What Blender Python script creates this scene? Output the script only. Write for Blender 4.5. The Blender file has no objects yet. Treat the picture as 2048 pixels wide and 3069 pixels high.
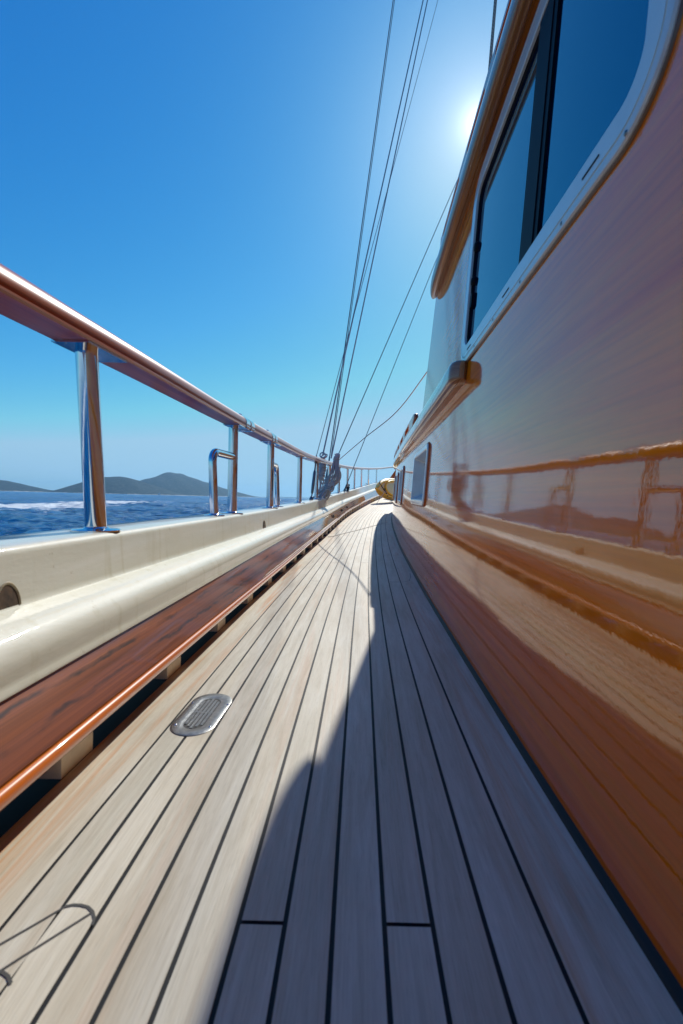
import bpy, bmesh, math, random
import numpy as np
from mathutils import Vector, Matrix
random.seed(7); rng=np.random.default_rng(5)
S=bpy.context.scene; COL=S.collection
PI=math.pi
# ------------------------------------------------------------------ helpers
def spline(kx,ky):
    kx=np.array(kx,float); ky=np.array(ky,float)
    n=len(kx);h=np.diff(kx);A=np.eye(n);b=np.zeros(n)
    for i in range(1,n-1):
        A[i,i-1]=h[i-1];A[i,i]=2*(h[i-1]+h[i]);A[i,i+1]=h[i]
        b[i]=3*((ky[i+1]-ky[i])/h[i]-(ky[i]-ky[i-1])/h[i-1])
    c=np.linalg.solve(A,b)
    def g(x):
        i=int(np.clip(np.searchsorted(kx,x)-1,0,n-2)); t=x-kx[i]
        bb=(ky[i+1]-ky[i])/h[i]-h[i]*(2*c[i]+c[i+1])/3; d=(c[i+1]-c[i])/(3*h[i])
        return float(ky[i]+bb*t+c[i]*t*t+d*t**3)
    return g
# boat lines (metres, deck height above/below the camera's level, plan curves)
zd=spline([-4,0,2.5,4,5.4,8.1,11,14,17,20,24],[-.5,-.5,-.495,-.478,-.45,-.365,-.24,-.09,.08,.27,.53])
ex=spline([-4,-2,.3,1.2,2,3,4,5.7,8.3,11.3,14.7,18,20.,22,24],[-.46,-.46,-.457,-.43,-.398,-.342,-.275,-.14,.085,.48,1.04,1.7,2.15,2.68,3.3])
cx=spline([-4,-2,.45,.68,1.16,1.84,2.42,3.34,4.67,5.7,6.75,8.32,10,12,14,16.,20,24],[.33,.345,.362,.372,.396,.432,.465,.522,.61,.69,.776,.925,1.13,1.47,1.95,2.6,4.2,6.0])
LEAN=.057
def W(Y,h,off=0): return (cx(Y)+LEAN*h+off,Y,zd(Y)+h)
def B(Y,dx,h): return (ex(Y)+dx,Y,zd(Y)+h)

class MB:
    def __init__(s): s.v=[];s.f=[];s.uv=[];s.mi=[];s.sm=[]
    def add(s,vs): n=len(s.v); s.v+= [tuple(map(float,p)) for p in vs]; return n
    def face(s,idx,uv=None,mi=0,smooth=True):
        s.f.append(tuple(idx)); s.uv.append(uv or [(0,0)]*len(idx)); s.mi.append(mi); s.sm.append(smooth)
    def grid(s,P,U=None,closed=False,mi=0,smooth=True,flip=False,skip=None):
        # P[i][j]; U[i][j]=(u,v)
        n=len(P);m=len(P[0]); b=s.add([p for r in P for p in r])
        for i in range(n-1):
            for j in range(m if closed else m-1):
                if skip and skip(i,j): continue
                k=(j+1)%m
                q=[b+i*m+j,b+i*m+k,b+(i+1)*m+k,b+(i+1)*m+j]
                if U:
                    uk=U[i][k] if k or not closed else (U[i][j][0],U[i][j][1]+.02)
                    uk2=U[i+1][k] if k or not closed else (U[i+1][j][0],U[i+1][j][1]+.02)
                    uv=[U[i][j],uk,uk2,U[i+1][j]]
                else: uv=None
                if flip: q=q[::-1]; uv=uv[::-1] if uv else None
                s.face(q,uv,mi,smooth)
        return b
    def fan(s,loop,flip=False,mi=0,uvf=None):
        b=s.add(loop); idx=list(range(b,b+len(loop)))
        uv=[uvf(p) for p in loop] if uvf else [(p[1],p[0]) for p in loop]
        if flip: idx=idx[::-1]; uv=uv[::-1]
        s.face(idx,uv,mi,False)
    def box(s,c,d,rot=0,axes=None,mi=0):
        if axes is None:
            ca,sa=math.cos(rot),math.sin(rot); axes=[Vector((ca,sa,0)),Vector((-sa,ca,0)),Vector((0,0,1))]
        c=Vector(c); V=[]
        for i in (-1,1):
            for j in (-1,1):
                for k in (-1,1): V.append(c+axes[0]*d[0]/2*i+axes[1]*d[1]/2*j+axes[2]*d[2]/2*k)
        b=s.add(V)
        for q,(a,e) in zip([(0,1,3,2),(4,6,7,5),(0,4,5,1),(2,3,7,6),(0,2,6,4),(1,5,7,3)],[(1,2),(1,2),(0,2),(0,2),(0,1),(0,1)]):
            s.face([b+i for i in q],[(V[i].y,V[i].x+V[i].z) for i in q],mi,False)
    def tube(s,pts,r,seg=10,cap=True,mi=0,closed=False):
        pts=[Vector(p) for p in pts]; n=len(pts)
        rs=r if isinstance(r,(list,tuple)) else [r]*n
        rows=[];U=[];t0=None;N=None;L=0
        for i in range(n):
            if closed: t=(pts[(i+1)%n]-pts[i-1]).normalized()
            else: t=(pts[min(i+1,n-1)]-pts[max(i-1,0)]).normalized()
            if N is None:
                a=Vector((0,0,1)) if abs(t.z)<.9 else Vector((1,0,0)); N=(a-t*a.dot(t)).normalized()
            else: N=(N-t*N.dot(t)).normalized()
            Bv=t.cross(N)
            if i: L+=(pts[i]-pts[i-1]).length
            rows.append([pts[i]+(N*math.cos(2*PI*j/seg)+Bv*math.sin(2*PI*j/seg))*rs[i] for j in range(seg)])
            U.append([(L,j/seg) for j in range(seg)])
        if closed: rows.append(rows[0]); U.append([(L+.05,j/seg) for j in range(seg)])
        s.grid(rows,U,closed=True,mi=mi)
        if cap and not closed:
            s.fan(rows[0],True,mi); s.fan(rows[-1],False,mi)
    def lathe(s,c,prof,seg=24,axis=None,mi=0):
        ax=Vector(axis or (0,0,1)).normalized(); a=Vector((1,0,0)) if abs(ax.x)<.9 else Vector((0,1,0))
        N=(a-ax*a.dot(ax)).normalized(); Bv=ax.cross(N); c=Vector(c)
        rows=[[c+ax*z+(N*math.cos(2*PI*j/seg)+Bv*math.sin(2*PI*j/seg))*max(r,1e-4) for j in range(seg)] for r,z in prof]
        s.grid(rows,[[(z,j/seg) for j in range(seg)] for r,z in prof],closed=True,mi=mi)
    def obj(s,name,mats,parent=None):
        me=bpy.data.meshes.new(name); me.from_pydata(s.v,[],s.f)
        uvl=me.uv_layers.new(name='UVMap')
        flat=[c for f in s.uv for uv in f for c in uv]
        uvl.data.foreach_set('uv',flat)
        me.polygons.foreach_set('use_smooth',s.sm); 
        for m in (mats if isinstance(mats,(list,tuple)) else [mats]): me.materials.append(m)
        me.polygons.foreach_set('material_index',s.mi)
        bm=bmesh.new(); bm.from_mesh(me); bmesh.ops.recalc_face_normals(bm,faces=bm.faces) if s.recalc else None
        bm.to_mesh(me); bm.free()
        me.update(); o=bpy.data.objects.new(name,me); COL.objects.link(o)
        if parent: o.parent=parent; o.matrix_parent_inverse=Matrix.Translation(-Vector(parent.location)) if parent.type=='EMPTY' else Matrix()
        return o
    recalc=True
def thing(name,label,cat,loc=(0,0,0),group=None):
    o=bpy.data.objects.new(name,None); COL.objects.link(o); o.location=loc; o.empty_display_size=.1
    o['label']=label;o['category']=cat
    if group:o['group']=group
    return o
def tag(o,label,cat,group=None):
    o['label']=label;o['category']=cat
    if group:o['group']=group
    return o
def struct(o,kind='structure'): o['kind']=kind; return o
def autosmooth(o,ang=35):
    me=o.data
    try: me.set_sharp_from_angle(angle=math.radians(ang))
    except Exception: pass
    return o

# ------------------------------------------------------------------ materials
def mat(name):
    m=bpy.data.materials.new(name); m.use_nodes=True; nt=m.node_tree
    return m,nt,nt.nodes['Principled BSDF'],nt.nodes,nt.links
def nd(nt,t,**k):
    n=nt.nodes.new(t)
    for a,v in k.items():
        if a.startswith('i_'): n.inputs[a[2:].replace('_',' ')].default_value=v
        else: setattr(n,a,v)
    return n
def mapping(nt,src,scale,loc=(0,0,0)):
    m=nd(nt,'ShaderNodeMapping'); m.inputs['Scale'].default_value=scale; m.inputs['Location'].default_value=loc
    nt.links.new(src,m.inputs['Vector']); return m.outputs['Vector']
def noise(nt,vec,scale=1,detail=4,rough=.5,dist=0):
    n=nd(nt,'ShaderNodeTexNoise'); n.inputs['Scale'].default_value=scale;n.inputs['Detail'].default_value=detail
    n.inputs['Roughness'].default_value=rough;n.inputs['Distortion'].default_value=dist
    nt.links.new(vec,n.inputs['Vector']); return n.outputs['Fac']
def ramp(nt,fac,stops):
    r=nd(nt,'ShaderNodeValToRGB'); e=r.color_ramp.elements
    while len(e)<len(stops): e.new(.5)
    for el,(p,c) in zip(e,stops): el.position=p; el.color=c if len(c)==4 else (*c,1)
    nt.links.new(fac,r.inputs['Fac']); return r.outputs['Color']
def mix(nt,a,b,fac,mode='MIX'):
    n=nd(nt,'ShaderNodeMix',data_type='RGBA',blend_type=mode)
    for sock,v in ((n.inputs[6],a),(n.inputs[7],b),(n.inputs[0],fac)):
        if hasattr(v,'node'): nt.links.new(v,sock)
        else: sock.default_value=v if not isinstance(v,tuple) or len(v)==4 else (*v,1)
    return n.outputs[2]
def mth(nt,op,a,b=None,c=None,clamp=False):
    n=nd(nt,'ShaderNodeMath',operation=op); n.use_clamp=clamp
    for i,v in enumerate((a,b,c)):
        if v is None: continue
        if hasattr(v,'node'): nt.links.new(v,n.inputs[i])
        else: n.inputs[i].default_value=v
    return n.outputs[0]
def bump(nt,h,strength,dist,normal=None):
    b=nd(nt,'ShaderNodeBump'); b.inputs['Strength'].default_value=strength;b.inputs['Distance'].default_value=dist
    nt.links.new(h,b.inputs['Height'])
    if normal: nt.links.new(normal,b.inputs['Normal'])
    return b.outputs['Normal']
def setp(p,**k):
    for a,v in k.items(): p.inputs[a.replace('_',' ')].default_value=v

def m_teak(name='teak_deck'):
    m,nt,p,N,L=mat(name); uv=nd(nt,'ShaderNodeUVMap').outputs['UV']
    at=nd(nt,'ShaderNodeAttribute',attribute_name='tone').outputs['Color']
    sep=nd(nt,'ShaderNodeSeparateColor'); L.new(at,sep.inputs[0])
    shift=nd(nt,'ShaderNodeCombineXYZ'); L.new(mth(nt,'MULTIPLY',sep.outputs[0],37.),shift.inputs[0]); L.new(mth(nt,'MULTIPLY',sep.outputs[0],11.),shift.inputs[2])
    av=nd(nt,'ShaderNodeVectorMath',operation='ADD'); L.new(uv,av.inputs[0]); L.new(shift.outputs[0],av.inputs[1]); v=av.outputs[0]
    fine=noise(nt,mapping(nt,v,(14,520,1)),1,5,.65)
    med=noise(nt,mapping(nt,v,(3.0,38,1)),1,7,.62,.9)
    big=noise(nt,mapping(nt,v,(1.1,7,1)),1,3,.5,.3)
    pore=noise(nt,mapping(nt,v,(40,700,1)),1,2,.5)
    c=ramp(nt,med,[(.25,(.475,.42,.30)),(.5,(.585,.545,.425)),(.75,(.67,.645,.535))])
    c=mix(nt,c,ramp(nt,fine,[(.3,(.66,.64,.62)),(.6,(1,1,1))]),.45,'MULTIPLY')
    c=mix(nt,c,ramp(nt,big,[(.3,(.90,.84,.76)),(.5,(1,1,1)),(.72,(1.0,1.03,1.04))]),.8,'MULTIPLY')
    # warm streaks where second tone channel says so (worn margin boards)
    wm=noise(nt,mapping(nt,v,(1.0,26,1),(3,1,0)),1,4,.6,.8)
    wf=mth(nt,'MULTIPLY',ramp(nt,wm,[(.50,(0,0,0)),(.66,(1,1,1))]),sep.outputs[1])
    c=mix(nt,c,(.52,.29,.14,1),wf)
    dk=ramp(nt,pore,[(.30,(.6,.58,.55)),(.42,(1,1,1))])
    c=mix(nt,c,dk,.35,'MULTIPLY')
    hs=nd(nt,'ShaderNodeHueSaturation'); L.new(c,hs.inputs['Color'])
    L.new(mth(nt,'MULTIPLY_ADD',sep.outputs[2],.14,.93),hs.inputs['Value']); hs.inputs['Saturation'].default_value=.92
    # smudges and water stains that cross the planks
    tc=nd(nt,'ShaderNodeTexCoord').outputs['Object']
    st=ramp(nt,noise(nt,mapping(nt,tc,(2.2,1.4,1)),1,6,.62,1.2),[(.38,(.88,.87,.85)),(.56,(1,1,1))])
    c=mix(nt,hs.outputs['Color'],st,.75,'MULTIPLY')
    L.new(c,p.inputs['Base Color'])
    L.new(mth(nt,'MULTIPLY_ADD',fine,.25,.42),p.inputs['Roughness'])
    setp(p,Specular_IOR_Level=.35)
    L.new(bump(nt,mix(nt,fine,med,.4),.35,.0012),p.inputs['Normal'])
    return m
def m_varnish(name,dark,mid,light,uv_scale=(1,1),ripple=1.0,coat=1.0,grain=14,streak=.5,base_rough=.35,ior=1.55,lines=False,spec=.3,depth=.7):
    m,nt,p,N,L=mat(name); uv=nd(nt,'ShaderNodeUVMap').outputs['UV']
    v=mapping(nt,uv,(uv_scale[0],uv_scale[1],1))
    g1=noise(nt,mapping(nt,v,(.5,grain,1)),1,5,.6,.5)
    g2=noise(nt,mapping(nt,v,(3,grain*8,1)),1,4,.6)
    g3=noise(nt,mapping(nt,v,(.35,grain*.22,1)),1,2,.5,.4)
    c=ramp(nt,g1,[(.3,dark),(.5,mid),(.7,light)])
    c=mix(nt,c,ramp(nt,g2,[(.3,(.55,.5,.45)),(.6,(1,1,1))]),streak,'MULTIPLY')
    c=mix(nt,c,ramp(nt,g3,[(.3,(.6,.5,.4)),(.65,(1.1,1.08,1.0))]),depth,'MULTIPLY')
    if lines:   # long wavering dark grain lines
        wv=nd(nt,'ShaderNodeTexWave',wave_type='BANDS',bands_direction='Y'); L.new(mapping(nt,uv,(.55,1,1)),wv.inputs['Vector'])
        wv.inputs['Scale'].default_value=7.; wv.inputs['Distortion'].default_value=2.2; wv.inputs['Detail'].default_value=4; wv.inputs['Detail Scale'].default_value=2.6
        br=noise(nt,mapping(nt,uv,(7,30,1)),1,4,.6)
        lf=mth(nt,'MULTIPLY',ramp(nt,wv.outputs['Fac'],[(.0,(1,1,1)),(.16,(0,0,0))]),ramp(nt,br,[(.4,(.15,.15,.15)),(.6,(1,1,1))]))
        c=mix(nt,c,(.035,.012,.008,1),lf)
    L.new(c,p.inputs['Base Color']); setp(p,Roughness=base_rough,Coat_Weight=coat,Coat_Roughness=.012,Coat_IOR=ior,Specular_IOR_Level=spec)
    if ripple:
        r1=noise(nt,mapping(nt,uv,(85,34,1)),1,3,.6,.2)
        r2=noise(nt,mapping(nt,uv,(9,5,1)),1,2,.5)
        b1=bump(nt,r1,.6*ripple,.00017); b2=bump(nt,r2,.4*ripple,.0007,b1)
        L.new(b2,p.inputs['Coat Normal'])
        L.new(bump(nt,r2,.5,.001),p.inputs['Normal'])
    return m
def m_plain(name,col,rough=.5,metal=0,coat=0,spec=.5,var=.0,vscale=8,bumps=0,bs=200,ior=None):
    m,nt,p,N,L=mat(name); setp(p,Roughness=rough,Metallic=metal,Coat_Weight=coat,Coat_Roughness=.03,Specular_IOR_Level=spec)
    if ior: setp(p,IOR=ior)
    tc=nd(nt,'ShaderNodeTexCoord').outputs['Object']
    n=noise(nt,mapping(nt,tc,(1,1,1)),vscale,5,.6,.3)
    c=ramp(nt,n,[(.3,tuple(x*(1-var) for x in col)),(.7,tuple(min(1,x*(1+var*.4)) for x in col))])
    L.new(c,p.inputs['Base Color'])
    if bumps:
        b=bump(nt,noise(nt,tc,bs,3,.5),bumps,.001); L.new(b,p.inputs['Normal'])
        if coat: L.new(b,p.inputs['Coat Normal'])
    return m
def m_cream():
    m,nt,p,N,L=mat('cream_gloss_paint'); tc=nd(nt,'ShaderNodeTexCoord').outputs['Object']
    n=noise(nt,mapping(nt,tc,(1.2,1.2,9)),1,5,.6,.8)
    c=ramp(nt,n,[(.3,(.64,.645,.52)),(.55,(.71,.715,.60)),(.75,(.76,.77,.68))])
    # faint drips running down
    d=noise(nt,mapping(nt,tc,(30,30,1.5)),1,3,.6); c=mix(nt,c,ramp(nt,d,[(.30,(.82,.79,.68)),(.44,(1,1,1))]),.5,'MULTIPLY')
    sp_=noise(nt,mapping(nt,tc,(38,38,38)),1,4,.7); c=mix(nt,c,ramp(nt,sp_,[(.27,(.62,.55,.42)),(.33,(1,1,1))]),.7,'MULTIPLY')
    L.new(c,p.inputs['Base Color']); setp(p,Roughness=.55,Specular_IOR_Level=.25,Coat_Weight=.7,Coat_Roughness=.05)
    h=noise(nt,mapping(nt,tc,(26,9,26)),1,4,.6); b=bump(nt,h,.55,.0019)
    h2=noise(nt,mapping(nt,tc,(160,160,160)),1,2,.5); b=bump(nt,h2,.12,.0006,b)
    L.new(b,p.inputs['Normal']); L.new(b,p.inputs['Coat Normal'])
    return m
def m_rope(name,c1,c2,tw=60):
    m,nt,p,N,L=mat(name); uv=nd(nt,'ShaderNodeUVMap').outputs['UV']
    s=nd(nt,'ShaderNodeSeparateXYZ'); L.new(uv,s.inputs[0])
    ph=mth(nt,'ADD',mth(nt,'MULTIPLY',s.outputs[0],tw),mth(nt,'MULTIPLY',s.outputs[1],3.))
    w=mth(nt,'ABSOLUTE',mth(nt,'SINE',mth(nt,'MULTIPLY',ph,PI)))
    c=ramp(nt,w,[(.0,c1),(.6,c2)]); L.new(c,p.inputs['Base Color']); setp(p,Roughness=.9,Specular_IOR_Level=.2)
    L.new(bump(nt,w,.8,.003),p.inputs['Normal']); return m
TEAK=m_teak()
CAULK=m_plain('black_caulk',(.014,.015,.017),.6,spec=.25,var=.2,bumps=.2,bs=120)
LITC=m_plain('sunlit_caulk',(.055,.055,.05),.6,var=.2)  # lighter copy of the caulk; sun on the seam is in its grey
VARN=m_varnish('varnished_mahogany_wall',(.80,.115,.001),(.95,.190,.002),(1.0,.28,.006),ripple=1.0,grain=11,streak=.38,ior=1.95,spec=0,depth=.35)
VRAIL=m_varnish('varnished_mahogany_rail',(.30,.055,.012),(.52,.12,.022),(.66,.20,.04),ripple=.35,grain=60,streak=.6,coat=.55,ior=1.42)
VPLANK=m_varnish('varnished_plank',(.09,.020,.007),(.30,.085,.028),(.40,.13,.045),ripple=.6,grain=30,streak=.7,ior=1.7,lines=True)
VBEAD=m_varnish('varnished_bead',(.40,.085,.008),(.62,.16,.015),(.72,.22,.025),ripple=.3,grain=60,streak=.2)  # brighter orange than the plank: bounced glow is in the base colour
VEAVE=m_varnish('varnished_eave',(.16,.05,.004),(.42,.145,.010),(.58,.25,.025),ripple=.25,grain=60,streak=.6,coat=.7)
CREAM=m_cream()
CREAM2=m_plain('cream_timber_paint',(.86,.82,.68),.55,var=.25,vscale=14)
STEEL=m_plain('polished_steel',(.80,.80,.80),.07,metal=1,var=.05,vscale=30,bumps=.03,bs=60)
STEELD=m_plain('worn_steel',(.27,.27,.26),.36,metal=1,var=.3,vscale=90,bumps=.5,bs=120)
DARK=m_plain('dark_recess',(.006,.006,.007),.6)
BLACK=m_plain('black_rubber',(.004,.005,.009),.55,var=.1,spec=.12)
ALU=m_plain('pale_painted_frame',(.56,.58,.56),.24,coat=.5,var=.06,vscale=20)
ALUW=m_plain('cream_seal',(.62,.52,.36),.5,var=.1)
TRIMW=m_plain('white_window_frame',(.66,.68,.68),.22,coat=.6,var=.08,vscale=20)
TINT,_nt,_p,_N,_L=mat('tinted_window_glass'); setp(_p,Base_Color=(.000,.008,.03,1),Roughness=.015,IOR=3.0,Specular_IOR_Level=.5,Specular_Tint=(.05,.76,1,1))
_tc=nd(_nt,'ShaderNodeTexCoord').outputs['Object']; _L.new(bump(_nt,noise(_nt,mapping(_nt,_tc,(1,2.2,1)),1,1,.5),.05,.006),_p.inputs['Normal'])
MESHG=m_plain('insect_screen_glass',(.03,.042,.045),.85,var=.15,vscale=60,spec=.05)
WHITE=m_plain('white_gelcoat',(.75,.75,.73),.3,coat=.4,var=.05)
HULLM=m_plain('slot_shade_hull',(.003,.005,.012),.6,spec=.1,var=.2)  # near black stands for the shaded water below the slots
ROPE=m_rope('weathered_grey_rope',(.20,.20,.19),(.60,.59,.57),55)
ROPEL=m_rope('pale_rope',(.40,.38,.34),(.68,.65,.6),90)
ROPEB=m_rope('thick_brown_rope',(.16,.13,.10),(.38,.33,.27),26)
WIRE=m_rope('wire_rope',(.10,.115,.13),(.24,.26,.28),120)
WIRE.node_tree.nodes['Principled BSDF'].inputs['Metallic'].default_value=.3
YEL=m_plain('yellow_polyethylene',(.95,.50,.006),.4,var=.12,vscale=6,coat=.1)
CRM=m_plain('pale_yellow_polyethylene',(.85,.62,.24),.42,var=.12,vscale=5)
LINE=m_plain('seam_line',(.05,.03,.018),.5)

# ------------------------------------------------------------------ world, sun, camera
SUN=Vector((.276,1.0,.815)).normalized()
el=math.asin(SUN.z); az=math.atan2(SUN.x,SUN.y)
w=bpy.data.worlds.new('World'); S.world=w; w.use_nodes=True; nt=w.node_tree; bg=nt.nodes['Background']
sky=nd(nt,'ShaderNodeTexSky',sky_type='NISHITA'); sky.sun_disc=False; sky.sun_elevation=el; sky.sun_rotation=az
sky.air_density=1.0; sky.dust_density=.22; sky.ozone_density=1.0; sky.altitude=0
# deep polarised blue of the clear sky: a response curve per channel on the sky's own colour
sc=nd(nt,'ShaderNodeSeparateColor'); nt.links.new(sky.outputs[0],sc.inputs[0]); cc_=nd(nt,'ShaderNodeCombineColor')
for i_,(g_,k_,m_x) in enumerate(((2.3,1.15,3.3),(1.16,.95,5.6),(.60,.93,7.4))):
    v_=mth(nt,'MULTIPLY',mth(nt,'POWER',mth(nt,'MULTIPLY',sc.outputs[i_],.1),g_),k_*10)
    nt.links.new(mth(nt,'MINIMUM',v_,m_x),cc_.inputs[i_])
# bright aureole of the air round the sun
tcw=nd(nt,'ShaderNodeTexCoord').outputs['Generated']; dt=nd(nt,'ShaderNodeVectorMath',operation='DOT_PRODUCT'); nt.links.new(tcw,dt.inputs[0]); dt.inputs[1].default_value=tuple(SUN)
angd=mth(nt,'MULTIPLY',mth(nt,'ARCCOSINE',mth(nt,'MINIMUM',dt.outputs['Value'],1.)),57.2958)
g1_=mth(nt,'MULTIPLY',mth(nt,'EXPONENT',mth(nt,'MULTIPLY',angd,-1/1.0)),14.); g2_=mth(nt,'MULTIPLY',mth(nt,'EXPONENT',mth(nt,'MULTIPLY',angd,-1/6.)),2.7)
gl=nd(nt,'ShaderNodeVectorMath',operation='SCALE'); gl.inputs[0].default_value=(1,.97,.92); nt.links.new(mth(nt,'ADD',g1_,g2_),gl.inputs['Scale'])
ad=nd(nt,'ShaderNodeVectorMath',operation='ADD'); nt.links.new(cc_.outputs[0],ad.inputs[0]); nt.links.new(gl.outputs[0],ad.inputs[1])
nt.links.new(ad.outputs[0],bg.inputs['Color']); bg.inputs['Strength'].default_value=.070
sl=bpy.data.lights.new('sun','SUN'); sl.energy=3.05; sl.angle=math.radians(.53); sl.color=(1,.95,.87)
so=bpy.data.objects.new('sun',sl); COL.objects.link(so); so.rotation_euler=SUN.to_track_quat('Z','Y').to_euler(); so.location=(3,10,9)
cam=bpy.data.cameras.new('camera'); co=bpy.data.objects.new('camera',cam); COL.objects.link(co); S.camera=co
cam.sensor_fit='HORIZONTAL'; cam.sensor_width=24; cam.lens=1365/2048*24; cam.clip_start=.02; cam.clip_end=60000
p_=math.atan(38/1365); r_=math.radians(1.45); c_,s_=math.cos(r_),math.sin(r_)
Up=Vector((0,math.sin(p_),math.cos(p_))); Xr=Vector((1,0,0)); Fw=Vector((0,math.cos(p_),-math.sin(p_)))
right=Xr*c_+Up*s_; up=Up*c_-Xr*s_
co.matrix_world=Matrix(((right.x,up.x,-Fw.x,0),(right.y,up.y,-Fw.y,0),(right.z,up.z,-Fw.z,0),(0,0,0,1)))
cam.dof.use_dof=True; cam.dof.focus_distance=4.5; cam.dof.aperture_fstop=6.3
S.view_settings.view_transform='Standard'; S.view_settings.look='None'; S.view_settings.exposure=.65; S.view_settings.gamma=1
S.cycles.max_bounces=8; S.cycles.glossy_bounces=6; S.cycles.use_denoising=True
S.cycles.caustics_reflective=False; S.cycles.caustics_refractive=False

# ------------------------------------------------------------------ deck
YS=list(np.concatenate([np.arange(-2.5,0,.25),np.arange(0,4,.08),np.arange(4,8,.16),np.arange(8,22.9,.3)]))
TS=[.092,.1555,.2165,.2835,.3505,.42,.487,.556,.630,.70,.777,.863]   # seams across the side deck
def lerp(Y,t): return ex(Y)+(cx(Y)-ex(Y))*t
HW=.0029
def seam_x(Y,k,side):
    hw=HW*(.8 if k==0 else 1)
    if k==1 and .448<Y<.534: hw=0
    return lerp(Y,TS[k])+side*hw
arc={}
def deck():
    mb=MB(); tones=[]
    lanes=[]
    for k in range(-1,len(TS)):
        if k==-1: L0=lambda Y:ex(Y)-.031
        else: L0=(lambda k:lambda Y:seam_x(Y,k,1))(k)
        if k==len(TS)-1: R0=lambda Y:ex(Y)+(cx(Y)-ex(Y))-.012
        else: R0=(lambda k:lambda Y:seam_x(Y,k+1,-1))(k)
        lanes.append((L0,R0,k))
    known={5:[.522],8:[.524],3:[3.46],7:[3.525],2:[2.72,],10:[2.752],6:[],}
    known[7]=[3.525,];known[8]=[.524,5.26]
    for L0,R0,k in lanes:
        js=list(known.get(k,[]))
        y=4.2+((k*2.37)%3.4)
        if k in (-1,len(TS)-1): y=6.0+k*.2
        while y<21.5:
            if all(abs(y-j)>1.2 for j in js): js.append(y)
            y+=3.1+((k*1.7)%1.3)
        js=sorted(js); ends=[-2.5]+js+[22.6]
        for a,b in zip(ends[:-1],ends[1:]):
            a2=a+(.0025 if a>-2.5 else 0); b2=b-(.0025 if b<22 else 0)
            ys=[a2]+[y for y in YS if a2+.01<y<b2-.01]+[b2]
            sh=rng.random()
            P=[];U=[]
            nn=4 if k in(-1,len(TS)-1) else 2
            for y in ys:
                xa,xb=L0(y),R0(y); P.append([(xa+(xb-xa)*i/(nn-1),y,zd(y)) for i in range(nn)]); U.append([(y,(xb-xa)*i/(nn-1)) for i in range(nn)])
            n0=len(mb.f); mb.grid(P,U,flip=True,smooth=False)
            warm=.9 if k==-1 else (.55 if k==len(TS)-1 else .12+.25*rng.random())
            tones+= [(sh,warm,rng.random() if k>=0 else .7)]*(len(mb.f)-n0)
    # foredeck beyond the side deck
    P=[];U=[]
    for y in np.arange(11,22.7,.4):
        P.append([(cx(y)-.012+i*.8,y,zd(y)) for i in range(5)]); U.append([(y,i*.8) for i in range(5)])
    n0=len(mb.f); mb.grid(P,U,flip=True); tones+=[(.3,.1,.5)]*(len(mb.f)-n0)
    mb.recalc=False
    o=mb.obj('deck',[TEAK]); struct(o)
    ca=o.data.color_attributes.new('tone','FLOAT_COLOR','CORNER')
    arr=[]
    for f,t in zip(o.data.polygons,tones): arr+=[t[0],t[1],t[2],1]*f.loop_total
    ca.data.foreach_set('color',arr)
    return o
deck_o=deck()
def strip(mb,pts,wd,dz):
    P=[Vector((x,y,zd(y)+dz)) for x,y in pts]; rows=[]
    for i,p in enumerate(P):
        t=(P[min(i+1,len(P)-1)]-P[max(i-1,0)]).normalized(); n=t.cross(Vector((0,0,1))).normalized()*wd/2
        rows.append([p-n,p+n])
    mb.grid(rows,smooth=False)
mb=MB()
P=[[(ex(y)-.028,y,zd(y)-.0022),(cx(y)+.03,y,zd(y)-.0022)] for y in YS]; mb.grid(P,smooth=False,flip=True)
mb.recalc=False
o=struct(mb.obj('deck_seams',[CAULK]))
mb=MB()
# graving pieces let into the port margin, and the curved seam by the deckhouse
strip(mb,[(-.321,.536),(-.313,.5385),(-.304,.5383),(-.294,.536),(-.285,.530),(-.278,.521),(-.2765,.513)],.0034,.0008)
strip(mb,[(-.321,.536),(-.342,.512),(-.364,.488),(-.388,.462),(-.41,.438)],.0026,.0008)
strip(mb,[(-.285,.529),(-.308,.502),(-.331,.475),(-.345,.458)],.0026,.0008)
strip(mb,[(-.323,.448),(-.331,.455),(-.340,.459),(-.352,.460),(-.364,.457)],.0034,.0010)
strip(mb,[(-.340,.458),(-.352,.447),(-.368,.428)],.0026,.0008)
strip(mb,[(.368,2.758),(.40,2.765),(.43,2.80),(.455,2.92),(.476,3.08)],.0035,.0010)
mb.recalc=False
o=struct(mb.obj('margin_seams',[LITC])); 
# caulk fillet where the deck meets the deckhouse
mb=MB(); P=[];U=[]
for y in YS:
    if y>11.6: break
    P.append([(cx(y)-.0125,y,zd(y)-.002),(cx(y)-.0125,y,zd(y)+.0012),(cx(y)-.004,y,zd(y)+.0035),(cx(y)+.004,y,zd(y)+.010)])
mb.grid(P,flip=True); fil=mb

# ------------------------------------------------------------------ deck drain
dr=thing('deck_drain','oval polished steel deck drain with slotted grille let into the teak planks','deck drain',(-.307,1.035,zd(1.035)))
def stadium(L,Wd,n=14):
    r=Wd/2; pts=[]
    for i in range(n+1): a=-PI/2+PI*i/n; pts.append((r*math.cos(a+PI/2)*1.0,(L/2-r)+r*math.sin(a+PI/2)))
    for i in range(n+1): a=PI/2+PI*i/n; pts.append((r*math.cos(a+PI/2),-(L/2-r)+r*math.sin(a+PI/2)))
    return pts
ang=-math.radians(4); ca,sa=math.cos(ang),math.sin(ang); dc=Vector((-.307,1.035,zd(1.035)))
def dl(x,y,z): return dc+Vector((x*ca-y*sa,x*sa+y*ca,z))
mb=MB(); rows=[]
for L_,W_,z in [(.208,.096,-.001),(.208,.096,.0010),(.204,.092,.0018),(.166,.060,.0022),(.162,.056,.0016),(.150,.046,.0010),(.148,.044,-.006)]:
    rows.append([dl(x,y,z) for x,y in stadium(L_,W_)])
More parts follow.
